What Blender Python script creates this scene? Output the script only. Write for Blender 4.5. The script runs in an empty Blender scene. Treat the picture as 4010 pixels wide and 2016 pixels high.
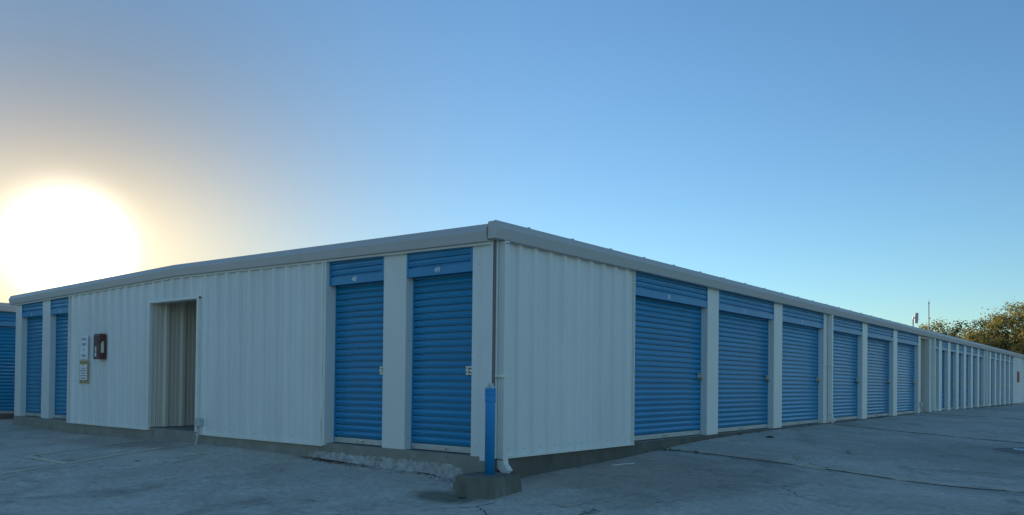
import bpy, bmesh, math, random
import numpy as np
from mathutils import Matrix, Vector
random.seed(7); np.random.seed(7)
SC = bpy.context.scene
COL = SC.collection
R_ = math.radians

# ------------------------------------------------------------------ camera
# the origin is the front corner of the building at floor level; the left (gable) wall
# runs along -X and faces -Y, the right (long) wall runs along +Y and faces +X
CAM = Vector((5.8649, -6.9740, 0.8532))
YAW, PITCH, ROLL = 0.674458, 0.013338, 0.0108
FPX, CYPX, PW, PH = 3158.93, 1452.93, 4010.0, 2016.0
fwd = Vector((-math.sin(YAW)*math.cos(PITCH), math.cos(YAW)*math.cos(PITCH), math.sin(PITCH)))
rgt = Vector((math.cos(YAW), math.sin(YAW), 0))
upv = rgt.cross(fwd)
r2 = math.cos(ROLL)*rgt + math.sin(ROLL)*upv
u2 = -math.sin(ROLL)*rgt + math.cos(ROLL)*upv
cd = bpy.data.cameras.new('camera'); cam = bpy.data.objects.new('camera', cd); COL.objects.link(cam)
cam.matrix_world = Matrix(((r2.x, u2.x, -fwd.x, CAM.x), (r2.y, u2.y, -fwd.y, CAM.y), (r2.z, u2.z, -fwd.z, CAM.z), (0, 0, 0, 1)))
cd.sensor_width = 36; cd.lens = FPX/PW*36; cd.shift_y = (CYPX-PH/2)/PW
cd.clip_start = 0.1; cd.clip_end = 3000
SC.camera = cam

# ------------------------------------------------------------------ sky and sun
SUN = Vector((-0.9149, 0.3781, 0.1414)).normalized()
SUN_EL = math.asin(SUN.z); SUN_AZ = math.atan2(SUN.x, SUN.y)      # azimuth from +Y towards +X
world = bpy.data.worlds.new('World'); SC.world = world; world.use_nodes = True
wt = world.node_tree; wt.nodes.clear()
def wn(t, **k):
    n = wt.nodes.new(t)
    for a, b in k.items(): setattr(n, a, b)
    return n
def wmath(op, a, b=None):
    n = wn('ShaderNodeMath', operation=op)
    for i, v in enumerate((a, b)):
        if v is None: continue
        if hasattr(v, 'links'): wt.links.new(v, n.inputs[i])
        else: n.inputs[i].default_value = v
    return n.outputs[0]
sky = wn('ShaderNodeTexSky', sky_type='NISHITA', sun_disc=False)
sky.sun_elevation = SUN_EL; sky.sun_rotation = SUN_AZ
sky.altitude = 200; sky.air_density = 1.0; sky.dust_density = 0.15; sky.ozone_density = 2.2
# white balance of the whole sky, and the bright haze close round the low sun (which stands in the picture)
tc = wn('ShaderNodeTexCoord')
def vmath(op, a, b):
    n = wn('ShaderNodeVectorMath', operation=op)
    for i, v in enumerate((a, b)):
        if hasattr(v, 'links'): wt.links.new(v, n.inputs[i])
        else: n.inputs[i].default_value = v
    return n
diff = vmath('SUBTRACT', tc.outputs['Generated'], tuple(SUN)).outputs[0]
ang = vmath('LENGTH', diff, (0, 0, 0)).outputs['Value']                             # distance from the sun, as a chord
ang2 = vmath('LENGTH', vmath('MULTIPLY', diff, (1, 1, 1.8)).outputs[0], (0, 0, 0)).outputs['Value']    # haze spreads along the horizon
def halo(a, k, width, power):
    return wmath('MULTIPLY', wmath('POWER', math.e, wmath('MULTIPLY', wmath('POWER', wmath('DIVIDE', a, R_(width)), power), -1.0)), k)
def tint(v, c):
    n = wn('ShaderNodeVectorMath', operation='SCALE'); n.inputs[0].default_value = c
    wt.links.new(v, n.inputs['Scale']); return n.outputs[0]
def vadd(a, b): return vmath('ADD', a, b).outputs[0]
SKY = 0.135
base = vmath('MULTIPLY', sky.outputs[0], (.784, 1.011, 1.172)).outputs[0]
dim = wmath('SUBTRACT', 1.0, halo(ang, .8, 20, 2.0))
scl = wn('ShaderNodeVectorMath', operation='SCALE'); wt.links.new(base, scl.inputs[0]); wt.links.new(dim, scl.inputs['Scale'])
glow = vadd(vadd(tint(halo(ang, 1.25/SKY, 3.25, 3.4), (1, .96, .82)), tint(halo(ang2, .86/SKY, 7, 1.3), (.345, .361, .234))), tint(halo(ang2, .86/SKY, 10, 1.2), (.864, .531, .225)))
bg = wn('ShaderNodeBackground'); bg.inputs['Strength'].default_value = SKY
wt.links.new(vadd(scl.outputs[0], glow), bg.inputs['Color'])
wo = wn('ShaderNodeOutputWorld'); wt.links.new(bg.outputs[0], wo.inputs['Surface'])
sd = bpy.data.lights.new('sun', 'SUN'); sd.energy = 5.0; sd.angle = R_(0.6); sd.color = (1, .78, .52)
so = bpy.data.objects.new('sun', sd); COL.objects.link(so)
so.rotation_euler = SUN.to_track_quat('Z', 'Y').to_euler()
so.location = (-60, 30, 30)
vs = SC.view_settings
vs.view_transform = 'Standard'; vs.look = 'None'; vs.exposure = 0.44; vs.gamma = 1.0; vs.use_curve_mapping = False
SC.cycles.max_bounces = 6; SC.cycles.diffuse_bounces = 4; SC.cycles.use_denoising = True
SC.cycles.sample_clamp_indirect = 6

# ------------------------------------------------------------------ materials
def mat(name, col, rough=.6, metal=0., spec=.5, var=0.0, vscale=6., stretch=(1, 1, 1), bump=0., bscale=40., dirt=None, dscale=1.5, damt=.5, coord='Object', coat=0.):
    """principled paint / concrete with mottling (var), dirt colour patches and fine relief"""
    m = bpy.data.materials.new(name); m.use_nodes = True
    nt = m.node_tree; P = nt.nodes['Principled BSDF']
    P.inputs['Roughness'].default_value = rough; P.inputs['Metallic'].default_value = metal
    P.inputs['Specular IOR Level'].default_value = spec
    P.inputs['Coat Weight'].default_value = coat
    P.inputs['Base Color'].default_value = (*col, 1)
    L = nt.links
    tcn = nt.nodes.new('ShaderNodeTexCoord')
    mp = nt.nodes.new('ShaderNodeMapping'); mp.inputs['Scale'].default_value = stretch
    L.new(tcn.outputs[coord], mp.inputs['Vector'])
    out = None
    if var > 0:
        nz = nt.nodes.new('ShaderNodeTexNoise'); nz.inputs['Scale'].default_value = vscale; nz.inputs['Detail'].default_value = 6
        L.new(mp.outputs[0], nz.inputs['Vector'])
        rp = nt.nodes.new('ShaderNodeValToRGB')
        rp.color_ramp.elements[0].position = .3; rp.color_ramp.elements[1].position = .7
        rp.color_ramp.elements[0].color = (*[c*(1-var) for c in col], 1); rp.color_ramp.elements[1].color = (*[min(1, c*(1+var)) for c in col], 1)
        L.new(nz.outputs['Fac'], rp.inputs['Fac']); out = rp.outputs['Color']
    if dirt:
        n2 = nt.nodes.new('ShaderNodeTexNoise'); n2.inputs['Scale'].default_value = dscale; n2.inputs['Detail'].default_value = 8; n2.inputs['Roughness'].default_value = .65
        L.new(mp.outputs[0], n2.inputs['Vector'])
        r2_ = nt.nodes.new('ShaderNodeMapRange'); r2_.inputs[1].default_value = .48; r2_.inputs[2].default_value = .72; r2_.inputs[4].default_value = damt
        L.new(n2.outputs['Fac'], r2_.inputs[0])
        mx = nt.nodes.new('ShaderNodeMix'); mx.data_type = 'RGBA'
        L.new(r2_.outputs[0], mx.inputs[0])
        if out: L.new(out, mx.inputs[6])
        else: mx.inputs[6].default_value = (*col, 1)
        mx.inputs[7].default_value = (*dirt, 1); out = mx.outputs[2]
    if out: L.new(out, P.inputs['Base Color'])
    if bump > 0:
        n3 = nt.nodes.new('ShaderNodeTexNoise'); n3.inputs['Scale'].default_value = bscale; n3.inputs['Detail'].default_value = 5
        L.new(tcn.outputs[coord], n3.inputs['Vector'])
        b = nt.nodes.new('ShaderNodeBump'); b.inputs['Strength'].default_value = bump; b.inputs['Distance'].default_value = .01
        L.new(n3.outputs['Fac'], b.inputs['Height']); L.new(b.outputs[0], P.inputs['Normal'])
    return m
M = {}
M['wall'] = mat('wall_paint', (.78, .77, .745), .42, var=.02, vscale=3, stretch=(1, 1, .35), dirt=(.58, .55, .46), dscale=1.2, damt=.22, bump=.05, bscale=3)
M['column'] = mat('column_paint', (.76, .75, .70), .42, var=.03, vscale=3, stretch=(1, 1, .5), dirt=(.55, .53, .44), dscale=1.5, damt=.25)
M['trim'] = mat('trim_paint', (.55, .525, .50), .42, var=.03, vscale=2, dirt=(.44, .42, .38), dscale=2.0, damt=.35)
M['edge'] = mat('edge_trim_paint', (.80, .79, .72), .45, var=.05)
M['inner'] = mat('inner_wall_paint', (.72, .63, .53), .5, var=.04, vscale=2, stretch=(2, 2, .4))
M['blue'] = mat('door_blue', (.013, .26, .48), .22, spec=.5, var=.08, vscale=2.5, stretch=(.7, .7, 3), dirt=(.04, .23, .42), dscale=2.2, damt=.3, bump=.04, bscale=2.5)
def fade(m):
    nt = m.node_tree; P = nt.nodes['Principled BSDF']; src = P.inputs['Base Color'].links[0].from_socket
    oi = nt.nodes.new('ShaderNodeObjectInfo'); x = nt.nodes.new('ShaderNodeMix'); x.data_type = 'RGBA'; x.blend_type = 'MULTIPLY'; x.inputs[0].default_value = 1
    nt.links.new(src, x.inputs[6]); nt.links.new(oi.outputs['Color'], x.inputs[7]); nt.links.new(x.outputs[2], P.inputs['Base Color'])
fade(M['blue']); fade(M['wall'])
M['bluehead'] = mat('header_blue', (.020, .25, .47), .38, var=.07, vscale=3, dirt=(.10, .30, .48), dscale=3, damt=.35)
M['postblue'] = mat('post_blue', (.014, .25, .56), .5, var=.06, vscale=8, dirt=(.05, .25, .46), dscale=6, damt=.3)
M['alu'] = mat('bottom_bar_metal', (.52, .53, .52), .42, metal=.35, var=.1, vscale=6, stretch=(2, 2, 6))
M['steel'] = mat('latch_steel', (.55, .54, .50), .38, metal=.8, var=.15, vscale=20)
M['gap_shade'] = mat('gap_shade_paint', (.20, .185, .165), .8)  # shade of the corner crevice put into the colour
M['dark'] = mat('dark_gap', (.03, .03, .03), .8)
M['brass'] = mat('padlock_metal', (.30, .24, .14), .35, metal=.9, var=.1)
M['white'] = mat('white_lettering', (.80, .82, .82), .5)
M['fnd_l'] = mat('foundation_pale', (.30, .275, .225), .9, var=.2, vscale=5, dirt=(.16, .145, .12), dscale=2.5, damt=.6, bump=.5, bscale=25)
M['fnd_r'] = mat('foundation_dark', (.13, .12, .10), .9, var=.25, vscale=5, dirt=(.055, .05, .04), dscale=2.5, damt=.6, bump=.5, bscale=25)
M['footing'] = mat('footing_concrete', (.17, .165, .13), .92, var=.3, vscale=7, stretch=(1, 1, .4), dirt=(.06, .065, .045), dscale=3, damt=.65, bump=.8, bscale=30)
M['plaster'] = mat('broken_plaster', (.46, .44, .42), .95, var=.25, vscale=14, dirt=(.20, .185, .16), dscale=5, damt=.9, bump=.8, bscale=40)
M['signwhite'] = mat('sign_white', (.86, .86, .86), .5, var=.02)
M['signyellow'] = mat('sign_amber', (.62, .40, .10), .5, var=.05)
M['ink'] = mat('sign_ink', (.20, .20, .23), .6)
M['red'] = mat('cabinet_red', (.14, .042, .034), .4, var=.1, vscale=5)
M['redsign'] = mat('red_sign_paint', (.32, .010, .014), .6, var=.06)
M['glass'] = mat('cabinet_window', (.10, .03, .028), .15)
M['cream'] = mat('label_cream', (.72, .68, .50), .5)
M['pvc'] = mat('grey_pvc', (.50, .51, .52), .5, var=.06)
M['antenna'] = mat('antenna_plastic', (.40, .41, .43), .5)
M['mast'] = mat('mast_metal', (.10, .09, .09), .5, metal=.6)
M['bark'] = mat('bark', (.10, .08, .065), .9, var=.3, vscale=4, stretch=(3, 3, .5))
M['dry'] = mat('dry_needles', (.24, .13, .07), .9, var=.3, vscale=60)
M['rust'] = mat('rust_stain', (.34, .26, .15), .6)
M['paint'] = mat('faded_yellow_paint', (.86, .78, .52), .85, dirt=(.55, .49, .39), dscale=9, damt=1.0, coord='Object')
M['soil'] = mat('soil', (.25, .22, .17), .95, var=.3, vscale=1.5)

def leafmat(name, a, b):
    m = bpy.data.materials.new(name); m.use_nodes = True; nt = m.node_tree
    P = nt.nodes['Principled BSDF']; P.inputs['Roughness'].default_value = .6
    oi = nt.nodes.new('ShaderNodeNewGeometry')
    rp = nt.nodes.new('ShaderNodeValToRGB'); rp.color_ramp.elements[0].color = (*a, 1); rp.color_ramp.elements[1].color = (*b, 1)
    nt.links.new(oi.outputs['Random Per Island'], rp.inputs['Fac']); nt.links.new(rp.outputs[0], P.inputs['Base Color'])
    tr = nt.nodes.new('ShaderNodeBsdfTranslucent'); nt.links.new(rp.outputs[0], tr.inputs['Color'])
    mx = nt.nodes.new('ShaderNodeMixShader'); mx.inputs[0].default_value = .5
    nt.links.new(P.outputs[0], mx.inputs[1]); nt.links.new(tr.outputs[0], mx.inputs[2])
    nt.links.new(mx.outputs[0], nt.nodes['Material Output'].inputs['Surface'])
    return m
M['leaf_olive'] = leafmat('leaf_olive', (.165, .165, .045), (.33, .29, .095))
M['leaf_dark'] = leafmat('leaf_dark', (.08, .085, .03), (.21, .19, .075))
M['leaf_gold'] = leafmat('leaf_gold', (.22, .185, .045), (.38, .31, .09))
M['grass'] = leafmat('weed_green', (.05, .07, .025), (.12, .12, .05))

def concrete():
    m = bpy.data.materials.new('yard_concrete'); m.use_nodes = True; nt = m.node_tree; L = nt.links
    P = nt.nodes['Principled BSDF']; P.inputs['Roughness'].default_value = .85; P.inputs['Specular IOR Level'].default_value = .18
    tcn = nt.nodes.new('ShaderNodeTexCoord'); V = tcn.outputs['Object']
    def noise(s, d=6, r=.6, dist=0., vec=V):
        n = nt.nodes.new('ShaderNodeTexNoise'); n.inputs['Scale'].default_value = s; n.inputs['Detail'].default_value = d
        n.inputs['Roughness'].default_value = r; n.inputs['Distortion'].default_value = dist; L.new(vec, n.inputs['Vector']); return n.outputs['Fac']
    def ramp(f, stops):
        r = nt.nodes.new('ShaderNodeValToRGB'); e = r.color_ramp.elements
        while len(e) < len(stops): e.new(.5)
        for i, (p, c) in enumerate(stops): e[i].position = p; e[i].color = (*c, 1)
        L.new(f, r.inputs['Fac']); return r.outputs['Color']
    def mix(f, a, b):
        x = nt.nodes.new('ShaderNodeMix'); x.data_type = 'RGBA'
        if hasattr(f, 'links'): L.new(f, x.inputs[0])
        else: x.inputs[0].default_value = f
        for s, v in ((6, a), (7, b)):
            if hasattr(v, 'links'): L.new(v, x.inputs[s])
            else: x.inputs[s].default_value = (*v, 1)
        return x.outputs[2]
    def rng(f, a, b, lo=0., hi=1.):
        r = nt.nodes.new('ShaderNodeMapRange'); L.new(f, r.inputs[0])
        for i, v in enumerate((a, b, lo, hi)): r.inputs[i+1].default_value = v
        return r.outputs[0]
    base = ramp(noise(.45, 8, .62, .6), [(.30, (.50, .435, .35)), (.5, (.64, .57, .465)), (.70, (.72, .655, .555))])
    # pale worn patches, dark damp patches, dust streaks along the fall of the yard
    c = mix(rng(noise(1.5, 10, .72, .9), .50, .64), base, (.74, .68, .575))
    c = mix(rng(noise(.8, 10, .70, 1.0), .53, .66, 0, .75), c, (.34, .295, .235))
    mps = nt.nodes.new('ShaderNodeMapping'); mps.inputs['Scale'].default_value = (.5, 2.2, 1); mps.inputs['Rotation'].default_value = (0, 0, .7); L.new(V, mps.inputs['Vector'])
    c = mix(rng(noise(1.6, 9, .72, .5, mps.outputs[0]), .55, .70, 0, .6), c, (.70, .645, .55))
    c = mix(rng(noise(5.5, 8, .7, .4), .60, .70, 0, .7), c, (.27, .235, .19))
    c = mix(rng(noise(38, 4, .6), .64, .70, 0, .6), c, (.22, .19, .155))
    vs_ = nt.nodes.new('ShaderNodeTexVoronoi'); vs_.inputs['Scale'].default_value = 2.3; vs_.inputs['Randomness'].default_value = 1; L.new(V, vs_.inputs['Vector'])
    c = mix(rng(vs_.outputs['Distance'], .03, .075, .7, 0), c, (.20, .175, .145))
    # damp, algae darkened concrete beside the long wall and round the footing
    def stain(cx, cy, rx, ry, amt, colr, c):
        m1 = nt.nodes.new('ShaderNodeMapping'); m1.vector_type = 'POINT'; m1.inputs['Location'].default_value = (-cx/rx, -cy/ry, 0); m1.inputs['Scale'].default_value = (1/rx, 1/ry, 0); L.new(V, m1.inputs['Vector'])
        ln = nt.nodes.new('ShaderNodeVectorMath'); ln.operation = 'LENGTH'; L.new(m1.outputs[0], ln.inputs[0])
        su = nt.nodes.new('ShaderNodeMath'); su.operation = 'MULTIPLY_ADD'; L.new(noise(1.3, 8, .7), su.inputs[0]); su.inputs[1].default_value = 1.1; L.new(ln.outputs['Value'], su.inputs[2])
        return mix(rng(su.outputs[0], 1.0, 1.5, amt, 0), c, colr)
    c = stain(1.2, 1.9, 1.9, 2.6, .55, (.30, .27, .22), c)
    c = stain(.0, -.75, .55, .35, .8, (.17, .165, .11), c)
    c = stain(3.6, 8.5, 2.2, 3.5, .5, (.28, .25, .205), c)
    c = stain(-7.5, -.5, 3.0, .7, .5, (.30, .26, .21), c)
    fine = ramp(noise(14, 6, .7), [(.3, (.72, .72, .72)), (.7, (1.14, 1.14, 1.14))])
    mm = nt.nodes.new('ShaderNodeMix'); mm.data_type = 'RGBA'; mm.blend_type = 'MULTIPLY'; mm.inputs[0].default_value = 1
    L.new(c, mm.inputs[6]); L.new(fine, mm.inputs[7]); c = mm.outputs[2]
    # hairline cracks
    wob = nt.nodes.new('ShaderNodeVectorMath'); wob.operation = 'ADD'
    nn = nt.nodes.new('ShaderNodeTexNoise'); nn.inputs['Scale'].default_value = 1.2; nn.inputs['Detail'].default_value = 6; L.new(V, nn.inputs['Vector'])
    L.new(V, wob.inputs[0]); L.new(nn.outputs['Color'], wob.inputs[1])
    vo = nt.nodes.new('ShaderNodeTexVoronoi'); vo.feature = 'DISTANCE_TO_EDGE'; vo.inputs['Scale'].default_value = .33; L.new(wob.outputs[0], vo.inputs['Vector'])
    line = rng(vo.outputs['Distance'], .0, .004, 1, 0)
    msk = rng(noise(.7, 3), .52, .58)
    ml = nt.nodes.new('ShaderNodeMath'); ml.operation = 'MULTIPLY'; L.new(line, ml.inputs[0]); L.new(msk, ml.inputs[1])
    c = mix(ml.outputs[0], c, (.035, .033, .03))
    L.new(c, P.inputs['Base Color'])
    b = nt.nodes.new('ShaderNodeBump'); b.inputs['Strength'].default_value = .35; b.inputs['Distance'].default_value = .012
    ad = nt.nodes.new('ShaderNodeMath'); ad.operation = 'SUBTRACT'; L.new(noise(9, 10, .75), ad.inputs[0]); L.new(ml.outputs[0], ad.inputs[1])
    L.new(ad.outputs[0], b.inputs['Height']); L.new(b.outputs[0], P.inputs['Normal'])
    return m
M['concrete'] = concrete()
M['floor'] = mat('floor_concrete', (.27, .26, .24), .85, var=.15, vscale=3, dirt=(.14, .135, .12), dscale=2, damt=.5, bump=.3, bscale=30)

# ------------------------------------------------------------------ mesh helpers
def L3(s, d, z): return (-s, -d, z)          # left wall: s along the wall from the corner, d outwards
def R3(s, d, z): return (d, s, z)            # right wall
def W3(x, y, z): return (x, y, z)
class MB:
    def __init__(s, f=W3): s.v = []; s.f = []; s.fn = f
    def pts(s, P):
        i = len(s.v); s.v += [s.fn(*p) for p in P]; return list(range(i, i+len(P)))
    def box(s, a0, a1, b0, b1, c0, c1):
        i = s.pts([(a, b, c) for a in (a0, a1) for b in (b0, b1) for c in (c0, c1)]); i = i[0]
        s.f += [(i, i+1, i+3, i+2), (i+4, i+6, i+7, i+5), (i, i+4, i+5, i+1), (i+2, i+3, i+7, i+6), (i, i+2, i+6, i+4), (i+1, i+5, i+7, i+3)]
        return s
    def loft(s, rings, caps=True):
        """closed rings of equal count joined in turn"""
        I = [s.pts(r) for r in rings]; n = len(I[0])
        for a, b in zip(I, I[1:]):
            for k in range(n): s.f.append((a[k], a[(k+1) % n], b[(k+1) % n], b[k]))
        if caps: s.f.append(tuple(I[0][::-1])); s.f.append(tuple(I[-1]))
        return s
    def tube(s, path, radii, n=8):
        rings = []
        for k, p in enumerate(path):
            p = Vector(p); q = Vector(path[min(k+1, len(path)-1)]) - Vector(path[max(k-1, 0)])
            if q.length < 1e-9: q = Vector((0, 0, 1))
            q.normalize(); a = q.orthogonal().normalized() if abs(q.z) < .99 else Vector((1, 0, 0)); a = (a - q*a.dot(q)).normalized(); b = q.cross(a)
            r = radii[k] if hasattr(radii, '__len__') else radii
            rings.append([tuple(p + (a*math.cos(t)+b*math.sin(t))*r) for t in [2*math.pi*j/n for j in range(n)]])
        return s.loft(rings)
    def quad(s, a, b, c, d): i = s.pts([a, b, c, d]); s.f.append(tuple(i)); return s
    def mesh(s, name, m=None, smooth=False):
        me = bpy.data.meshes.new(name); me.from_pydata(s.v, [], s.f)
        bm = bmesh.new(); bm.from_mesh(me); bmesh.ops.recalc_face_normals(bm, faces=bm.faces); bm.to_mesh(me); bm.free()
        if m: me.materials.append(M[m])
        if smooth:
            for p in me.polygons: p.use_smooth = True
        return me
    def build(s, name, m, parent=None, smooth=False, bevel=0, **k):
        o = bpy.data.objects.new(name, s.mesh(name, m, smooth)); COL.objects.link(o)
        if bevel:
            b = o.modifiers.new('bevel', 'BEVEL'); b.width = bevel; b.segments = 2; b.limit_method = 'ANGLE'
        adopt(o, parent); tag(o, **k); return o
def adopt(o, parent):
    if parent is not None:
        o.parent = parent; o.matrix_parent_inverse = root_inv(parent)
def root_inv(p):
    # meshes are written in world coordinates, so only a thing's own Empty carries an offset
    return Matrix.Translation(-Vector(p.location)) if p.parent is None else Matrix.Identity(4)
def tag(o, label=None, cat=None, group=None, kind=None):
    for k, v in (('label', label), ('category', cat), ('group', group), ('kind', kind)):
        if v: o[k] = v
    return o
def thing(name, loc, label, cat, group=None):
    o = bpy.data.objects.new(name, None); COL.objects.link(o); o.location = loc; o.empty_display_size = .2
    return tag(o, label, cat, group)
def text(name, s, size, origin, right, up, nrm, m, parent=None, align='CENTER', squeeze=1.0, bold=0.0, **k):
    cu = bpy.data.curves.new(name, 'FONT'); cu.body = s; cu.size = size; cu.align_x = align; cu.extrude = .0008; cu.offset = bold
    t = bpy.data.objects.new(name, cu); COL.objects.link(t)
    me = bpy.data.meshes.new_from_object(t.evaluated_get(bpy.context.evaluated_depsgraph_get()))
    bpy.data.objects.remove(t)
    o_, r, u, n = map(Vector, (origin, right, up, nrm))
    for v in me.vertices: v.co = o_ + r*v.co.x*squeeze + u*v.co.y + n*(v.co.z+.0015)
    me.materials.clear(); me.materials.append(M[m]); me.name = name
    o = bpy.data.objects.new(name, me); COL.objects.link(o); adopt(o, parent); return tag(o, **k)

# ------------------------------------------------------------------ ground
CP = [(-25, 0, -.25), (-13.6, -.05, -.19), (-10.9, 0, -.24), (-7.7, 0, -.20), (-6.05, 0, -.186), (-4.2, 0, -.192), (-3.3, 0, -.212), (-2.0, 0, -.25), (-.97, 0, -.262), (-.4, -.05, -.30),
      (0, .49, -.285), (0, 1.8, -.232), (0, 3.1, -.19), (0, 4.04, -.14), (0, 5.3, -.085), (0, 6.65, -.054), (0, 9, -.03), (0, 11.9, -.02), (0, 17.8, -.012), (0, 25.8, -.008), (0, 45.8, -.008), (0, 60, -.01),
      (.45, 4.04, -.152), (1.24, 4.04, -.19), (1.97, 4.04, -.232), (2.93, 4.04, -.298), (3.41, 4.04, -.335), (4.06, 4.04, -.36), (4.64, 4.04, -.36), (7, 4.04, -.33), (11, 4.04, -.25),
      (.23, 12.07, -.037), (.78, 12.07, -.085), (1.67, 12.07, -.143), (3.9, 10.5, -.30), (6, 10.5, -.30), (9, 12, -.2),
      (1.0, 21.17, -.03), (1.87, 21.17, -.06), (2.73, 21.17, -.09), (5, 21, -.16), (9, 21, -.1), (4, 45, -.08), (9, 45, -.05), (12, 60, 0),
      (.25, -.6, -.37), (.0, -.3, -.35), (.5, -.1, -.335), (2, -2, -.44), (5.86, -6.97, -.66), (0, -4, -.48), (-3, -4, -.46), (-8, -5, -.44), (-15, -6, -.42), (-25, -8, -.45), (0, -12, -.75), (8, -12, -.78), (-12, -14, -.7), (14, -6, -.6), (5, 0, -.42), (10, 0, -.36),
      (-15, 10, -.2), (-15, 40, -.1), (-6, 20, -.1), (-6, 45, -.1), (-25, 25, -.2), (-8, 65, 0), (-25, 60, 0)]
cp = np.array(CP)
def tps(r2): return np.where(r2 > 1e-12, .5*r2*np.log(np.maximum(r2, 1e-12)), 0)
n_ = len(cp)
d2 = ((cp[:, None, :2]-cp[None, :, :2])**2).sum(-1)
K = np.zeros((n_+3, n_+3)); K[:n_, :n_] = tps(d2) + np.eye(n_)*.002
K[:n_, n_] = 1; K[:n_, n_+1:] = cp[:, :2]; K[n_, :n_] = 1; K[n_+1:, :n_] = cp[:, :2].T
wgt = np.linalg.solve(K, np.concatenate([cp[:, 2], np.zeros(3)]))
def gzs(X, Y):
    X = np.asarray(X, float); Y = np.asarray(Y, float); sh = X.shape; q = np.stack([X.ravel(), Y.ravel()], -1)
    r = ((q[:, None, :]-cp[None, :, :2])**2).sum(-1)
    return (tps(r) @ wgt[:n_] + wgt[n_] + q @ wgt[n_+1:]).reshape(sh)
def gz(x, y): return float(gzs([x], [y])[0])
def pix(u, v):
    d = r2*((u-PW/2)/FPX) + u2*(-(v-CYPX)/FPX) + fwd; return d
def onground(u, v):
    """where the sight line of a photo pixel meets the yard"""
    d = pix(u, v); T = np.arange(3., 60., .05); P = np.array(CAM)[None] + np.array(d)[None]*T[:, None]
    f = P[:, 2] - gzs(P[:, 0], P[:, 1]); i = int(np.argmax(f < 0)); t = T[i-1] + .05*f[i-1]/(f[i-1]-f[i])
    return CAM + d*float(t)

# the large ground sheet: near part follows the yard 6 cm under the slabs, then falls flat to the horizon
xs = np.array([-900, -300, -120, -60, -40] + list(np.arange(-28, 16.1, 2.)) + [30, 60, 120, 300, 900]); ys = np.array([-900, -300, -100, -40, -20] + list(np.arange(-14, 64.1, 2.)) + [80, 110, 200, 400, 900])
X, Y = np.meshgrid(xs, ys, indexing='ij')
inside = (X >= -28) & (X <= 16) & (Y >= -14) & (Y <= 64)
Z = np.where(inside, gzs(np.clip(X, -28, 16), np.clip(Y, -14, 64)) - .10, -.35)
g = MB(); g.v = [tuple(map(float, p)) for p in np.stack([X, Y, Z], -1).reshape(-1, 3)]
nx, ny = X.shape
g.f = [(i*ny+j, (i+1)*ny+j, (i+1)*ny+j+1, i*ny+j+1) for i in range(nx-1) for j in range(ny-1)]
ground = g.build('ground', 'soil', kind='structure')
def slab(x0, x1, y0, y1, step, jag=0.006):
    """one cast concrete slab of the yard, top following the fall of the yard, 9 cm thick"""
    xs = np.linspace(x0, x1, int(math.ceil((x1-x0)/step))+1); ys = np.linspace(y0, y1, int(math.ceil((y1-y0)/step))+1)
    X, Y = np.meshgrid(xs, ys, indexing='ij'); X = X.copy(); Y = Y.copy()
    Y[:, 0] += np.random.uniform(0, jag, len(xs)); Y[:, -1] -= np.random.uniform(0, jag, len(xs))
    Z = gzs(X, Y); Z[:, 0] -= .004; Z[:, -1] -= .004
    nx, ny = X.shape; b = MB()
    b.v = [tuple(map(float, p)) for p in np.stack([X, Y, Z], -1).reshape(-1, 3)]
    b.f = [(i*ny+j, (i+1)*ny+j, (i+1)*ny+j+1, i*ny+j+1) for i in range(nx-1) for j in range(ny-1)]
    per = [i*ny for i in range(nx)] + [(nx-1)*ny+j for j in range(1, ny)] + [i*ny+ny-1 for i in range(nx-2, -1, -1)] + [j for j in range(ny-2, 0, -1)]
    k = len(b.v); b.v += [(b.v[p][0], b.v[p][1], b.v[p][2]-.09) for p in per]
    b.f += [(per[i], per[(i+1) % len(per)], k+(i+1) % len(per), k+i) for i in range(len(per))]
    o = b.build('concrete_slab', 'concrete', ground, smooth=False)
    for p in o.data.polygons: p.use_smooth = abs(p.normal.z) > .5
    return o
JT = .034
cuts = [-14, 4.04, 12.07, 21.17, 30.3, 45.9]
for a, b in zip(cuts, cuts[1:]):
    slab(-27 if a < 0 else -.6, 15, a+JT/2, b-JT/2, .3)

# dark sealant standing a little proud in the joints, broken in places
M['seal'] = mat('joint_sealant', (.10, .09, .075), .85, var=.3, vscale=10)
for yj in cuts[1:-1]:
    rnd = random.Random(yj); x = .03
    while x < 14:
        l = rnd.uniform(.7, 2.6); b = MB(); rows = []; n = max(3, int(l/.1))
        for i in range(n+1):
            xx = x+l*i/n; z = gz(xx, yj); h = .006*rnd.uniform(.4, 1.2) if 0 < i < n else -.01; yy = yj+rnd.gauss(0, .002)
            rows.append(b.pts([(xx, yy-JT*.62, z-.02), (xx, yy-JT*.4, z+h*.8), (xx, yy, z+h), (xx, yy+JT*.4, z+h*.8), (xx, yy+JT*.62, z-.02)]))
        for a, c in zip(rows, rows[1:]):
            for q in range(4): b.f.append((a[q], a[q+1], c[q+1], c[q]))
        b.build('joint_sealant', 'seal', ground); x += l + (rnd.uniform(.05, .35) if rnd.random() < .45 else .0)

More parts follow.
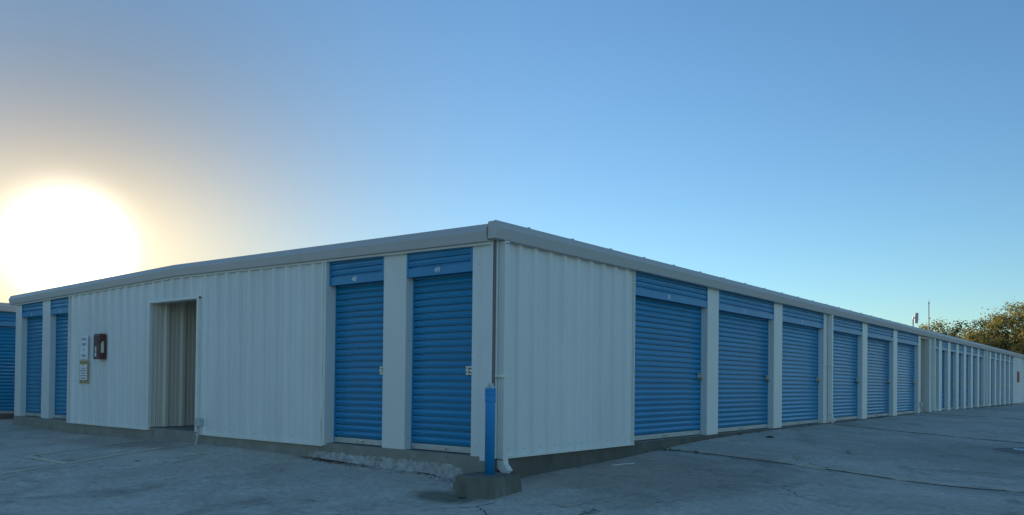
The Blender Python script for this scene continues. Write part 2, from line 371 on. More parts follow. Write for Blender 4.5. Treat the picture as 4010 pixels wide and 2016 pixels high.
# painted parking lines, worn, 4 mm above the concrete
def strip(p, q, w, seg=.25, lift=.005):
    p = Vector(p); q = Vector(q); n = max(2, int((q-p).length/seg)); d = (q-p).normalized(); nrm = Vector((-d.y, d.x))*w/2
    b = MB(); rows = []
    for i in range(n+1):
        c = p + (q-p)*i/n; rows.append(b.pts([(c.x+s*nrm.x, c.y+s*nrm.y, gz(c.x+s*nrm.x, c.y+s*nrm.y)+lift) for s in (-1, 1)]))
    for a, c in zip(rows, rows[1:]): b.f.append((a[0], a[1], c[1], c[0]))
    return b
def g2(u, v): p = onground(u, v); return (p.x, p.y)
A, B = g2(101, 1788), g2(262, 1816); A2, B2 = g2(575, 1722), g2(626, 1754)
for p, q, w in ((A, A2, .07), (B, B2, .09), (A, B, .08), (g2(0, 1856), g2(160, 1832), .09), (g2(665, 1748), g2(780, 1735), .07)):
    strip(p, q, w).build('painted_line', 'paint', kind='structure')

# pale drain cover in the low middle of the drive, with damp concrete round it
M['soildark0'] = mat('drain_hole', (.10, .06, .045), .9)
wet = mat('wet_concrete', (.17, .155, .13), .7, var=.2, vscale=3); M['wet'] = wet
pc = onground(4016, 1763)
def blot(c, rx, ry, lift, nm, m, rag, seed):
    rnd = random.Random(seed); b = MB(); n = 40; ph = [rnd.uniform(0, 6.28) for _ in range(4)]
    ring = []
    for k in range(n):
        t = 2*math.pi*k/n; r = 1 + rag*sum(math.sin((j+2)*t+ph[j])/(j+1.5) for j in range(4))
        x, y = c.x+rx*r*math.cos(t), c.y+ry*r*math.sin(t); ring.append((x, y, gz(x, y)+lift))
    i = b.pts([(c.x, c.y, gz(c.x, c.y)+lift)] + ring)
    b.f = [(i[0], i[1+k], i[1+(k+1) % n]) for k in range(n)]
    return b.build(nm, m, kind='structure')
blot(Vector((pc.x+.1, pc.y-.2, 0)), .45, 1.0, .004, 'wet_patch', 'wet', .22, 3)
M['drain'] = mat('pale_plastic', (.80, .82, .82), .45, var=.05)
dc = thing('drain_cover', (pc.x, pc.y, gz(pc.x, pc.y)), 'pale round drain cover in the damp concrete at the right edge', 'drain cover')
b = MB(); zc = gz(pc.x, pc.y)+.004
b.loft([[(pc.x+r*math.cos(t), pc.y+r*math.sin(t), zc+z) for t in [6.2832*i/32 for i in range(32)]] for r, z in ((.20, -.01), (.20, .012), (.185, .020), (.10, .024), (.03, .025))])
b.build('lid', 'drain', dc)
for i in range(6):
    t = i*1.0472+.3; hx, hy = pc.x+.11*math.cos(t), pc.y+.11*math.sin(t)
    MB().loft([[(hx+.026*math.cos(q), hy+.026*math.sin(q), zc+z) for q in [6.2832*k/10 for k in range(10)]] for z in (.018, .027)]).build('hole', 'soildark0', dc)

# cracks and the lip of an old patch in front of the footing
def crack(px, w, seed):
    rnd = random.Random(seed); pts = []
    P = [onground(*q) for q in px]
    for p, q in zip(P, P[1:]):
        n = max(2, int((q-p).length/.06))
        for i in range(n): c = p+(q-p)*i/n; pts.append((c.x+rnd.gauss(0, .012), c.y+rnd.gauss(0, .012)))
    b = MB(); rows = []
    for i, (x, y) in enumerate(pts):
        x2, y2 = pts[min(i+1, len(pts)-1)]; x1, y1 = pts[max(i-1, 0)]; d = Vector((x2-x1, y2-y1)).normalized(); ww = w*rnd.uniform(.4, 1.3)
        rows.append(b.pts([(x-d.y*ww, y+d.x*ww, gz(x, y)+.003), (x+d.y*ww, y-d.x*ww, gz(x, y)+.003)]))
    for a, c in zip(rows, rows[1:]): b.f.append((a[0], a[1], c[1], c[0]))
    b.build('crack', 'soildark', kind='structure')
M['soildark'] = mat('crack_dirt', (.075, .066, .052), .95, var=.3, vscale=20)
crack([(1860, 1984), (1885, 1990), (1900, 2005), (1912, 2025)], .007, 1)
crack([(1640, 1996), (1740, 1990), (1855, 1985), (1905, 1976), (1960, 1966)], .006, 2)
crack([(1755, 1872), (1772, 1890), (1780, 1912), (1796, 1925)], .006, 3)
crack([(1445, 1950), (1470, 1942), (1492, 1948)], .005, 4)
crack([(2180, 1978), (2230, 1985), (2285, 1972), (2380, 1966)], .005, 5)

# ------------------------------------------------------------------ the storage building
REC = .122                                     # doors stand this far behind the column faces
LENL, LENR = 13.60, 49.0
bld = thing('storage_building', (0, 0, 0), 'long cream metal self-storage building with rows of blue roll-up doors', 'building')
HEADZ, TOPZ = 2.13, 2.47
RIDGE_S, RIDGE_UP = 6.82, .11
def rise(s): return RIDGE_UP*(1-abs(s-RIDGE_S)/RIDGE_S)

# foundation slab: floor plate, pale left face, dark right face
MB().box(-LENL+.02, .0, .0, LENR, -.05, 0).build('floor_slab', 'floor', bld)
def fnd(fn, s0, s1, m, nm):
    # slightly uneven cast face made of a strip of quads
    b = MB(fn); n = int((s1-s0)/.12); rnd = random.Random(nm+m); rows = []
    for i in range(n+1):
        s = s0+(s1-s0)*i/n
        rows.append(b.pts([(s, -.02, -.004), (s, .002+rnd.uniform(-.002, .002), -.002+rnd.uniform(-.004, .001)), (s, .004+rnd.uniform(-.003, .004), -.06), (s, .008+rnd.uniform(-.003, .008), -.14), (s, .012, -.55)]))
    for a, c in zip(rows, rows[1:]):
        for k in range(4): b.f.append((a[k], a[k+1], c[k+1], c[k]))
    return b.build(nm, m, bld)
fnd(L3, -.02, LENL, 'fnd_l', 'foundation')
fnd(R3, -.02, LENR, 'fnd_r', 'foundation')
# broken white render at the foot of the left wall, near the corner
rnd = random.Random(11); b = MB(L3); rows = []; n = 150
for i in range(n+1):
    s = .42 + 2.9*i/n; e = min(1, min(i, n-i)/8.); g0 = gz(-s, -.12) - .02; top = -.105 - .03*rnd.random() - (0.05*(1-e))
    row = []
    for j in range(8):
        t = j/7.; z = top + (g0-top)*t; d = .010 + (.045*t*t + .016*rnd.random()*(.4+t) + .015*math.sin(s*5.3+1)*t)*e
        row.append((s+rnd.uniform(-.008, .008), d, z+rnd.uniform(-.008, .008)))
    rows.append(b.pts(row))
for a, c in zip(rows, rows[1:]):
    for k in range(7): b.f.append((a[k], a[k+1], c[k+1], c[k]))
b.build('broken_render', 'plaster', bld, kind='stuff')
b = MB(L3); rnd = random.Random(5)           # crumbs of it on the slab
for _ in range(260):
    s = rnd.uniform(.5, 3.1); d = .06 + abs(rnd.gauss(0, .07)); r = rnd.uniform(.006, .022); z = gz(-s, -d)
    b.loft([[(s+r*rnd.uniform(.7, 1.2)*math.cos(a+q), d+r*rnd.uniform(.7, 1.2)*math.sin(a+q), z-.003+h*r) for q in (0,) for a in (0, 1.3, 2.5, 3.8, 5)] for h in (0, .8)])
b.build('render_crumbs', 'plaster', bld, kind='stuff')

# unseen closed shell, added so that no light passes the doors
def shell(fn, s0, s1): MB(fn).box(s0, s1, -.30, -.165, .002, 2.62).build('inner_light_block', 'dark', bld)
HALL = (6.155, 7.66); PASS = (21.17, 22.43)
shell(L3, .0, HALL[0]-.03); shell(L3, HALL[1]+.03, LENL-.02); shell(R3, .31, PASS[0]-.03); shell(R3, PASS[1]+.03, LENR)
MB().box(-LENL, -LENL+.05, .02, LENR, -.02, 2.6).build('side_wall', 'wall', bld)
MB().box(-LENL, -.02, LENR-.02, LENR+.03, -.02, 2.6).build('end_wall', 'wall', bld)
# roof: two shallow slopes with standing ribs running up from the eave
b = MB(); x0, x1, xr = -LENL-.05, .05, -RIDGE_S
for y0, y1 in ((-.06, LENR+.1),):
    b.loft([[(x0, y, 2.615), (xr, y, 2.73), (x1, y, 2.635), (x1, y, 2.60), (xr, y, 2.69), (x0, y, 2.58)] for y in (y0, y1)])
b.build('roof', 'trim', bld)
k = 0; y = .55
while y < LENR:
    MB().loft([[(.095, y-.02, 2.645), (.095, y+.02, 2.645), (.095, y+.01, 2.676), (.095, y-.01, 2.676)], [(xr, y-.02, 2.72), (xr, y+.02, 2.72), (xr, y+.01, 2.752), (xr, y-.01, 2.752)]]).build('roof_rib', 'trim', bld); y += .914

# wall cladding sheets: each 0.3048 m pan with one trapezoid rib
PITCH_ = .3048
def panel(fn, s0, z0, z1, d0=0., m='wall', parent=bld, flip=False, w=PITCH_, name='wall_panel', top2=None):
    P = [(0, 0), (.050, 0), (.056, .005), (.066, .005), (.072, 0), (.122, 0), (.128, .005), (.138, .005), (.144, 0), (.198, 0), (.222, .040), (.278, .040), (.3028, 0)]
    P = [(s, d) for s, d in P if s <= w]
    if w < PITCH_-.01: P.append((w, 0))
    if flip: P = [(w-s, d) for s, d in P][::-1]
    top2 = z1 if top2 is None else top2
    ring = [(s0+s, d0+d) for s, d in P] + [(s0+P[-1][0], d0-.006), (s0+P[0][0], d0-.006)]
    tz = lambda s: z1+(top2-z1)*(s-s0)/w
    o = MB(fn).loft([[(s, d, z0) for s, d in ring], [(s, d, tz(s)) for s, d in ring]]).build(name, m, parent)
    k = 1+.03*math.sin(int(s0/(3*PITCH_))*2.4)+random.uniform(-.012, .012); o.color = (k, k, k*.995, 1); return o
def cladding(fn, s0, s1, z0, z1, top=None, **k):
    s = s0
    while s < s1-.02:
        w = min(PITCH_, s1-s); panel(fn, s, z0, z1 if top is None else top(s), w=w, top2=None if top is None else top(s+w), **k); s += w
tl = lambda s: 2.455+rise(s)
cladding(L3, 2.955, HALL[0]-.05, -.028, 0, top=tl, d0=.006)
cladding(L3, HALL[1]+.04, 10.84, -.028, 0, top=tl, d0=.006)
cladding(L3, HALL[0]-.05, HALL[1]+.04, 2.18, 0, top=tl, d0=.006)
cladding(R3, .20, 3.085, -.012, 2.50, d0=.006)
cladding(R3, 42.5, 45.84, .0, 2.50, d0=.006, m='wall')
cladding(R3, 45.9, LENR, .0, 2.50, d0=-.12, m='wall')
# drip edges, corner and jamb trims
def bar(fn, *a, m='edge', nm='trim_strip', bevel=.004): return MB(fn).box(*a).build(nm, m, bld, bevel=bevel)
bar(L3, 2.945, HALL[0]-.045, .0, .056, -.042, -.026, nm='drip_edge', bevel=0)
bar(L3, HALL[1]+.035, 10.85, .0, .056, -.042, -.026, nm='drip_edge', bevel=0)
bar(R3, .195, 3.10, .0, .056, -.026, -.010, nm='drip_edge', bevel=0)
bar(L3, .0, .165, .0, .012, -.05, 2.46, m='wall', nm='corner_trim'); bar(R3, .0, .055, -.05, .004, -.05, 2.47, m='gap_shade', nm='corner_shade_strip')  # dark strip painted as the shade between corner and downspout
bar(R3, .055, .20, -.02, .006, -.02, 2.47, m='wall', nm='corner_trim')
bar(L3, .165, .309, -.12, .001, -.02, 2.46, m='wall', nm='corner_trim')
bar(L3, 2.907, 2.955, -.12, .049, -.028, 2.49, nm='jamb_trim', m='column')
bar(R3, 3.086, 3.100, -.12, .053, -.012, 2.49, nm='jamb_trim', m='column')
bar(L3, 10.835, 10.855, -.12, .053, -.028, 2.49, nm='jamb_trim', m='column')
# frame of the hall opening
bar(L3, HALL[0]-.055, HALL[0]-.002, -.12, .056, .0, 2.165, nm='opening_trim'); bar(L3, HALL[1]+.002, HALL[1]+.04, -.012, .052, .0, 2.165, nm='opening_trim')
bar(L3, HALL[0]-.055, HALL[1]+.04, -.12, .054, 2.135, 2.18, nm='opening_trim')
# corner buckled trim left of unit 48
b = MB(L3); rows = []
for i in range(25):
    z = -.028 + 2.5*i/24; bend = -.02*math.exp(-((z-.55)/.16)**2) + .012*math.exp(-((z-.25)/.2)**2)
    rows.append([(2.956+bend, .030, z), (2.985+bend, .030, z), (2.985+bend, .062, z), (2.956+bend, .062, z)])
b.loft(rows).build('buckled_edge_trim', 'edge', bld)

# hall behind the left wall and passage behind the right wall
def H3(x): return lambda s, d, z: (x + d, s, z)          # sheet in plane x, ribs towards +x, running along y
def H3n(x): return lambda s, d, z: (x - d, s, z)
def P3(y): return lambda s, d, z: (-s, y - d, z)         # sheet in plane y facing -y
def P3p(y): return lambda s, d, z: (-s, y + d, z)
cladding(H3(-HALL[1]), .014, 6.9, .01, 2.4, m='inner'); cladding(H3n(-HALL[0]), .13, 6.9, .01, 2.4, m='inner')
cladding(P3(PASS[1]), .166, 6.0, .01, 2.4, m='inner'); cladding(P3p(PASS[0]), .166, 6.0, .01, 2.4, m='inner')
MB().box(-HALL[1], -HALL[0], .13, 7, 2.36, 2.42).build('hall_ceiling', 'inner', bld)
MB().box(-HALL[1]-.05, -HALL[0]+.05, 6.9, 7.0, 0, 2.42).build('hall_end_wall', 'inner', bld)
MB().box(-6, -.13, PASS[0], PASS[1], 2.40, 2.46).build('passage_ceiling', 'inner', bld)
MB().box(-6.1, -6, PASS[0]-.05, PASS[1]+.05, 0, 2.46).build('passage_end_wall', 'inner', bld)
bar(R3, PASS[0]-.0, PASS[1]+.0, -.13, -.02, 2.40, 2.50, m='inner', nm='lintel')

# columns between the doors
def column(fn, s0, s1, top=2.47, z0=.0):
    return MB(fn).box(s0, s1, -.164, .0, z0, top).build('column', 'column', bld, bevel=.005)
for a, c in ((1.406, 1.815), (11.83, 12.20), (13.29, 13.60)): column(L3, a, c, top=2.45+rise((a+c)/2))
RC = [(5.588, 6.021), (8.585, 9.028), (11.60, 12.05), (14.671, 15.116), (17.764, 18.198), (20.85, 21.17), (22.43, 22.90)]
RS = [(23.93, 24.397), (25.465, 25.914), (27.012, 27.478), (28.534, 28.992), (30.06, 30.503), (31.574, 32.023), (33.146, 33.60), (34.656, 35.111), (36.208, 36.693), (37.695, 38.142), (39.206, 39.681), (40.773, 41.239), (42.30, 42.50)]
for a, c in RC+RS: column(R3, a, c, top=2.49)

# doors
SP = .084
SLAT = [(0, -.014), (.0, -.034), (.016, -.034), (.0165, -.004), (.034, .005), (.039, -.002), (.045, -.002), (.050, .005), (.068, .000), (.084, -.008), (.084, -.014)]
def door(fn, s0, s1, slats=True, top=2.20, lift_handle=None, latch_at=None, num=None, right=None, nrm=None, numat=.5, locked=None, numsize=.088):
    dz0 = .082; n = int((top-dz0)/SP)+1
    rnd = random.Random(int(s0*100)); fd = rnd.uniform(.86, 1.08); fg = rnd.uniform(.97, 1.05)
    # curtain backing with the two guides
    b = MB(fn); b.box(s0+.002, s1-.002, -REC-.046, -REC-.036, .006, top); b.box(s0+.001, s0+.022, -REC-.027, -REC+.006, .004, 2.125); b.box(s1-.022, s1-.001, -REC-.027, -REC+.006, .004, 2.125)
    dr = b.build('roll_up_door', 'blue', bld)
    if slats:
        ring = lambda s: [(s, -REC+d, z) for z, d in SLAT] + [(s, -REC-.0355, SP), (s, -REC-.0355, 0)]
        me = MB(fn).loft([ring(s0+.024), ring(s1-.024)]).mesh('slat', 'blue')
        for i in range(n):
            o = bpy.data.objects.new('slat', me); COL.objects.link(o); o.location = (0, 0, dz0+i*SP); o.parent = dr; k = fd*rnd.gauss(1, .035); o.color = (k*rnd.uniform(.9, 1.5), k*fg, k, 1); o.rotation_euler = (0, 0, 0)
    else:
        z = dz0; pr = []
        for i in range(n): pr += [(z+i*SP+q, d) for q, d in SLAT[1:-1]]
        ring = lambda s: [(s, -REC+d, z) for z, d in pr] + [(s, -REC-.0355, pr[-1][0]), (s, -REC-.0355, dz0)]
        MB(fn).loft([ring(s0+.024), ring(s1-.024)]).build('curtain', 'blue', dr).color = (fd, fd*fg, fd, 1)
    MB(fn).box(s0+.024, s1-.024, -REC-.012, -REC+.012, .010, .081).build('bottom_bar', 'alu', dr, bevel=.003)
    MB(fn).box(s0+.02, s1-.02, -REC-.02, -REC+.004, .0015, .0098).build('bottom_seal', 'dark', dr)
    c = (s0+s1)/2 if lift_handle is None else lift_handle
    b = MB(fn); b.box(c-.07, c+.07, -REC+.012, -REC+.016, .028, .062); b.box(c-.07, c-.05, -REC+.016, -REC+.040, .034, .056); b.box(c+.05, c+.07, -REC+.016, -REC+.040, .034, .056); b.box(c-.07, c+.07, -REC+.036, -REC+.044, .038, .050)
    b.build('lift_handle', 'steel', dr)
    if latch_at is not None:
        a = latch_at; e = -REC+.004; b = MB(fn)
        b.box(a-.055, a+.055, e, e+.012, 1.012, 1.034); b.box(a-.055, a+.055, e, e+.012, .930, .952)
        b.box(a-.045, a+.012, e, e+.016, .962, 1.000); b.box(a+.0, a+.035, e, e+.026, .954, 1.008); b.box(a-.05, a+.06, e+.004, e+.012, .976, .986)
        b.build('latch', 'steel', dr, bevel=.002)
    # header over the door: flat rail with the unit number, ribbed sheet above
    ht = 2.455 if fn is R3 else 2.43+rise((s0+s1)/2)
    b = MB(fn); z = HEADZ; prof = [(z, -.030), (z, -.006), (z+.105, -.006), (z+.106, -.012)]
    q = z+.115
    while q < ht-.045:
        prof += [(q, -.036), (q+.013, -.036), (q+.019, -.014), (q+.034, -.010), (q+.039, -.016), (q+.045, -.016), (q+.050, -.010), (q+.0775, -.012)]; q += .078
    prof += [(ht, -.016)]
    ring = lambda s: [(s, d, z) for z, d in prof] + [(s, -.048, ht), (s, -.048, HEADZ)]
    b.loft([ring(s0+.002), ring(s1-.002)])
    hd = b.build('door_header', 'bluehead', bld)
    for a, c2 in ((s0+.002, s0+.030), (s1-.030, s1-.002)): MB(fn).box(a, c2, -.032, -.003, HEADZ+.002, ht).build('header_stile', 'bluehead', hd)
    if num:
        s = s0+(s1-s0)*numat
        text('unit_number', num, numsize, fn(s, -.005, HEADZ+.028), right, (0, 0, 1), nrm, 'white', hd, bold=.0015, squeeze=1.12)
    if locked:
        a = latch_at; p = Vector(fn(a+.02, -REC+.035, .955))
        lk = thing('padlock', p, locked, 'padlock', 'padlocks on the roller doors')
        f2 = fn
        MB(f2).box(a-.006, a+.046, -REC+.024, -REC+.046, .905, .955).build('lock_body', 'brass', lk, bevel=.004)
        MB().tube([f2(a+.02+.017*math.cos(t), -REC+.035, .953+.03*math.sin(t)) for t in [math.pi*i/8 for i in range(9)]], .0045, 6).build('shackle', 'steel', lk)
    return dr
LR = dict(right=(1, 0, 0), nrm=(0, -1, 0)); RR = dict(right=(0, 1, 0), nrm=(1, 0, 0))
door(L3, .309, 1.406, num='49', latch_at=.44, numat=.52, **LR)
door(L3, 1.815, 2.907, num='48', latch_at=1.935, numat=.53, **LR)
door(L3, 10.855, 11.83, num='47', numat=.5, numsize=.055, **LR)
door(L3, 12.20, 13.29, num='46', numat=.52, numsize=.055, **LR)
WHERE = ['small padlock on the wide blue door next to the bare ribbed wall', 'small padlock on the second wide blue door from the corner', 'small padlock on the third wide blue door, before the downspout',
         'small padlock on the wide blue door just past the middle downspout', 'small padlock on the fifth wide blue door from the corner', 'small padlock on the last wide blue door before the open passage']
for i, (a, c) in enumerate([(3.10, 5.588), (6.021, 8.585), (9.028, 11.60), (12.05, 14.671), (15.116, 17.764), (18.198, 20.85)]):
    door(R3, a, c, num=str(50+i), latch_at=c-.09, numat=.45, locked=WHERE[i], **RR)
SM = [(22.90, 23.93)] + [(a[1], b[0]) for a, b in zip(RS, RS[1:])]
for a, c in SM: door(R3, a, c, slats=False, latch_at=c-.07)

# gutter along the eave (right wall) in lengths, rake trim on the gable (left wall)
GP = [(.0, 2.640), (.005, 2.652), (.085, 2.652), (.108, 2.660), (.142, 2.578), (.108, 2.458), (.0, 2.458)]
ga = -.10; segs = [5.87, 12.0, 18.1, 24.2, 30.3, 36.4, 42.5, LENR+.1]
for e in segs:
    b = MB(R3); b.loft([[(ga, d, z) for d, z in GP], [(e-.004, d, z) for d, z in GP]]); b.build('gutter', 'trim', bld, bevel=.004)
    if e < LENR: MB(R3).loft([[(s, d*1.02+.001, z+.0015*(1 if z > 2.55 else -1)) for d, z in GP] for s in (e-.03, e+.03)]).build('gutter_joint', 'trim', bld)
    ga = e
RP = [(-.0, .19), (.085, .19), (.125, .112), (.100, .0), (.0, .0)]
def rk(s): return 2.432+rise(s) - .012*(s/13.6)
cutl = [.012, 3.4, RIDGE_S, 10.2, 13.68]
for a, e in zip(cutl, cutl[1:]):
    a_, e_ = a+.003, e-.003
    MB(L3).loft([[(a_, d, rk(a_)+z) for d, z in RP], [(e_, d, rk(e_)+z) for d, z in RP]]).build('rake_trim', 'trim', bld, bevel=.004)
    MB(L3).loft([[(q, d, rk(q)+z) for d, z in ((.0, -.028), (.058, -.028), (.058, -.002), (.0, -.002))] for q in (a_, e_)]).build('rake_molding', 'column', bld)

# downspouts
def downspout(s, bottom, strap=None):
    w = .085
    b = MB(R3); b.box(s, s+w, .012, .105, bottom+.16, 2.456)
    o = b.build('downspout', 'column', bld, bevel=.006)
    pth = [(.012, .105, bottom+.17), (.012, .118, bottom+.10), (.105, .215, bottom+.01)]
    MB(R3).loft([[(s, .010, bottom+.18), (s+w, .010, bottom+.18), (s+w, .107, bottom+.18), (s, .107, bottom+.18)],
                 [(s, .010, bottom+.075), (s+w, .010, bottom+.075), (s+w, .118, bottom+.125), (s, .118, bottom+.125)],
                 [(s, .115, bottom-.005), (s+w, .115, bottom-.005), (s+w, .180, bottom+.055), (s, .180, bottom+.055)]]).build('elbow', 'column', o, bevel=.004)
    for z in ((1.0,) if strap is None else strap):
        MB(R3).box(s-.05, s+w+.03, .004, .110, z, z+.025).build('strap', 'edge', o)
    b = MB(R3)
    for dz in (-.025, .03):
        for ds in (.025, .055): b.box(s+ds-.006, s+ds+.006, .100, .112, 2.44+dz, 2.452+dz)
    return o
downspout(.088, -.20, strap=(.905,)); downspout(11.86, .0, strap=(1.3,)); downspout(22.78, .0, strap=(1.2,)); downspout(33.45, .0, strap=(1.2,))
for (s_, z_) in ((.113, 2.425), (.145, 2.425), (.113, 2.475), (.145, 2.475)):
    MB(R3).box(s_-.006, s_+.006, .100, .112, z_-.006, z_+.006).build('rivet', 'dark', bld)
# screws near the foot of the cladding
for fn, s0, s1, z in ((L3, 2.955, HALL[0]-.1, .05), (L3, HALL[1]+.1, 10.8, .05), (R3, .20, 3.05, .07)):
    s = s0+.10
    while s < s1: MB(fn).box(s-.006, s+.006, .004, .014, z-.006, z+.006).build('screw', 'steel', bld); s += PITCH_
for s, z in ((.20, 2.2), (.21, 1.15), (.215, .1)): MB(L3).box(s-.006, s+.006, 0, .009, z-.006, z+.006).build('screw', 'steel', bld)
for z in (.13, 1.35): MB(L3).box(1.398, 1.407, -.055, -.045, z, z+.012).build('screw', 'steel', bld)

# ------------------------------------------------------------------ bollard at the corner
fx, fy, ft = .225, -.315, -.15
bl = thing('bollard', (fx, fy, -.37), 'blue painted steel bollard in a square concrete footing at the building corner', 'bollard')
b = MB(); rings = []
rnd = random.Random(2)
N = 10
def sq(h, z, j):
    pts = []
    for k in range(4):
        for t in range(N):
            u = t/N; c = [(-1, -1), (1, -1), (1, 1), (-1, 1)]; p, q = c[k], c[(k+1) % 4]
            pts.append((fx+(p[0]+(q[0]-p[0])*u)*h+rnd.uniform(-j, j), fy+(p[1]+(q[1]-p[1])*u)*h+rnd.uniform(-j, j), z+rnd.uniform(-j, j)))
    return pts
b.loft([sq(.275, -.55, .0), sq(.265, -.36, .006), sq(.254, -.25, .004), sq(.246, -.165, .003), sq(.234, ft, .002)])
b.build('footing', 'footing', bl)
px_, py_ = .221, -.285
def lathe(prof, n=28): 
    b = MB(); b.loft([[(px_+r*math.cos(2*math.pi*k/n), py_+r*math.sin(2*math.pi*k/n), z) for k in range(n)] for r, z in prof]); return b
lathe([(.054, ft-.02), (.054, .63), (.0535, .635)]).build('post', 'postblue', bl, smooth=True)
lathe([(.050, .630), (.0585, .632), (.0595, .640), (.0595, .692), (.0575, .696), (.0575, .704), (.0595, .708), (.0595, .735), (.0575, .739), (.0595, .744), (.0595, .775), (.057, .782), (.048, .784)]).build('collar', 'postblue', bl, smooth=True)
lathe([(.050, .780), (.046, .790), (.034, .815), (.031, .825), (.037, .834), (.030, .834), (.028, .815)]).build('neck', 'steel', bl, smooth=True)

# ------------------------------------------------------------------ things on the left wall
def sign(label, s0, s1, z0, z1, m):
    t = thing('sign', L3((s0+s1)/2, .048, z0), label, 'sign')
    return t, MB(L3).box(s0, s1, .048, .054, z0, z1).build('plate', m, t, bevel=.001)
s0, s1 = 9.985, 10.300
t, pl = sign('white speed limit sign above the amber edged notice on the left wall', s0, s1, 1.205, 1.645, 'signwhite')
for wd, z, sz in (('SPEED', 1.555, .075), ('LIMIT', 1.455, .075), ('5', 1.345, .10), ('MPH', 1.235, .085)):
    text('lettering', wd, sz, L3((s0+s1)/2, .0545, z), (1, 0, 0), (0, 0, 1), (0, -1, 0), 'ink', t, squeeze=1.0)
t, pl = sign('notice with amber striped ends and five dark lines below the speed limit sign', s0, s1, .735, 1.175, 'signyellow')
MB(L3).box(s0+.015, s1-.015, .0545, .056, .805, 1.10).build('white_panel', 'signwhite', t)
for i in range(5):
    b = MB(L3); z = .828+.047*i; wdt = [.19, .21, .20, .22, .16][i]; x = (s0+s1)/2-wdt/2; rnd = random.Random(i)
    while x < (s0+s1)/2+wdt/2: 
        l = rnd.uniform(.008, .028); b.box(x, x+l, .0562, .057, z, z+.020); x += l+.006
    b.build('text_line', 'ink', t)
for z0_, z1_ in ((.740, .798), (1.108, 1.170)):
    b = MB(L3)
    for sgn in (-1, 1):
        for q in range(3):
            cx = (s0+s1)/2 + sgn*(.03+.045*q); b.loft([[(cx, .0545, z0_), (cx+.018, .0545, z0_), (cx+.018+sgn*.03, .0545, z1_), (cx+sgn*.03, .0545, z1_)], [(cx, .056, z0_), (cx+.018, .056, z0_), (cx+.018+sgn*.03, .056, z1_), (cx+sgn*.03, .056, z1_)]])
    b.build('hazard_stripes', 'ink', t)
b = MB(L3); c = (s0+s1)/2; b.loft([[(c-.045, d, 1.075), (c+.045, d, 1.075), (c, d, 1.150)] for d in (.0572, .058)]); b.build('warning_triangle', 'signyellow', t)
# extinguisher cabinet
c0, c1 = 9.28, 9.52
cab = thing('extinguisher_cabinet', L3(9.40, .04, 1.19), 'dark red fire extinguisher cabinet with white silhouette on the left wall', 'cabinet')
MB(L3).loft([[(c0, .04, z), (c1, .04, z), (c1-i, .155-i, z), (c0+i, .155-i, z)] for z, i in ((1.190, .012), (1.205, 0), (1.640, 0), (1.660, .012))]).build('box', 'red', cab, bevel=.004)
MB(L3).box(c0+.025, c1-.025, .1552, .158, 1.225, 1.625).build('window', 'glass', cab)
MB(L3).box(c0+.11, c0+.17, .1582, .160, 1.33, 1.42).build('label_plate', 'cream', cab); MB(L3).box(c0+.11, c0+.17, .1582, .160, 1.24, 1.31).build('label_plate', 'signwhite', cab)
S3 = lambda u, z, q: (-(c0-q), -u, z)           # side face towards the corner
b = MB(); prof = [(.075, 1.31), (.128, 1.31), (.128, 1.46), (.120, 1.49), (.108, 1.505), (.108, 1.52), (.075, 1.515), (.068, 1.505), (.085, 1.50), (.078, 1.485), (.075, 1.46)]
b.loft([[S3(u, z, .001) for u, z in prof], [S3(u, z, .003) for u, z in prof]]); b.build('silhouette_decal', 'cream', cab)
# conduit boxes
cb = thing('junction_box', L3(5.98, .05, -.19), 'small grey electrical box on a leaning conduit right of the hall opening', 'electrical box', 'electrical boxes')
MB(L3).box(5.90, 6.05, .042, .11, .10, .225).build('box', 'pvc', cb, bevel=.005)
MB().tube([L3(5.99, .075, .11), L3(6.0, .075, .02), L3(6.06, .09, -.24)], .017, 10).build('conduit', 'pvc', cb)
cb = thing('junction_box', R3(21.10, .05, 0), 'small grey electrical box beside the open passage on the right', 'electrical box', 'electrical boxes')
MB(R3).box(21.03, 21.15, .003, .08, .20, .36).build('box', 'pvc', cb, bevel=.005)
MB().tube([R3(21.09, .04, .21), R3(21.09, .04, .10), R3(21.11, .07, -.03)], .02, 10).build('conduit', 'pvc', cb)
# red board on the far end of the long wall
rs = thing('sign', R3(44.0, .04, 1.15), 'plain red board on the pale wall at the far right end', 'sign')
MB(R3).box(43.5, 44.35, .040, .05, 1.12, 1.70).build('plate', 'redsign', rs); MB(R3).box(43.55, 44.30, .040, .047, 1.06, 1.118).build('lower_edge', 'signwhite', rs)

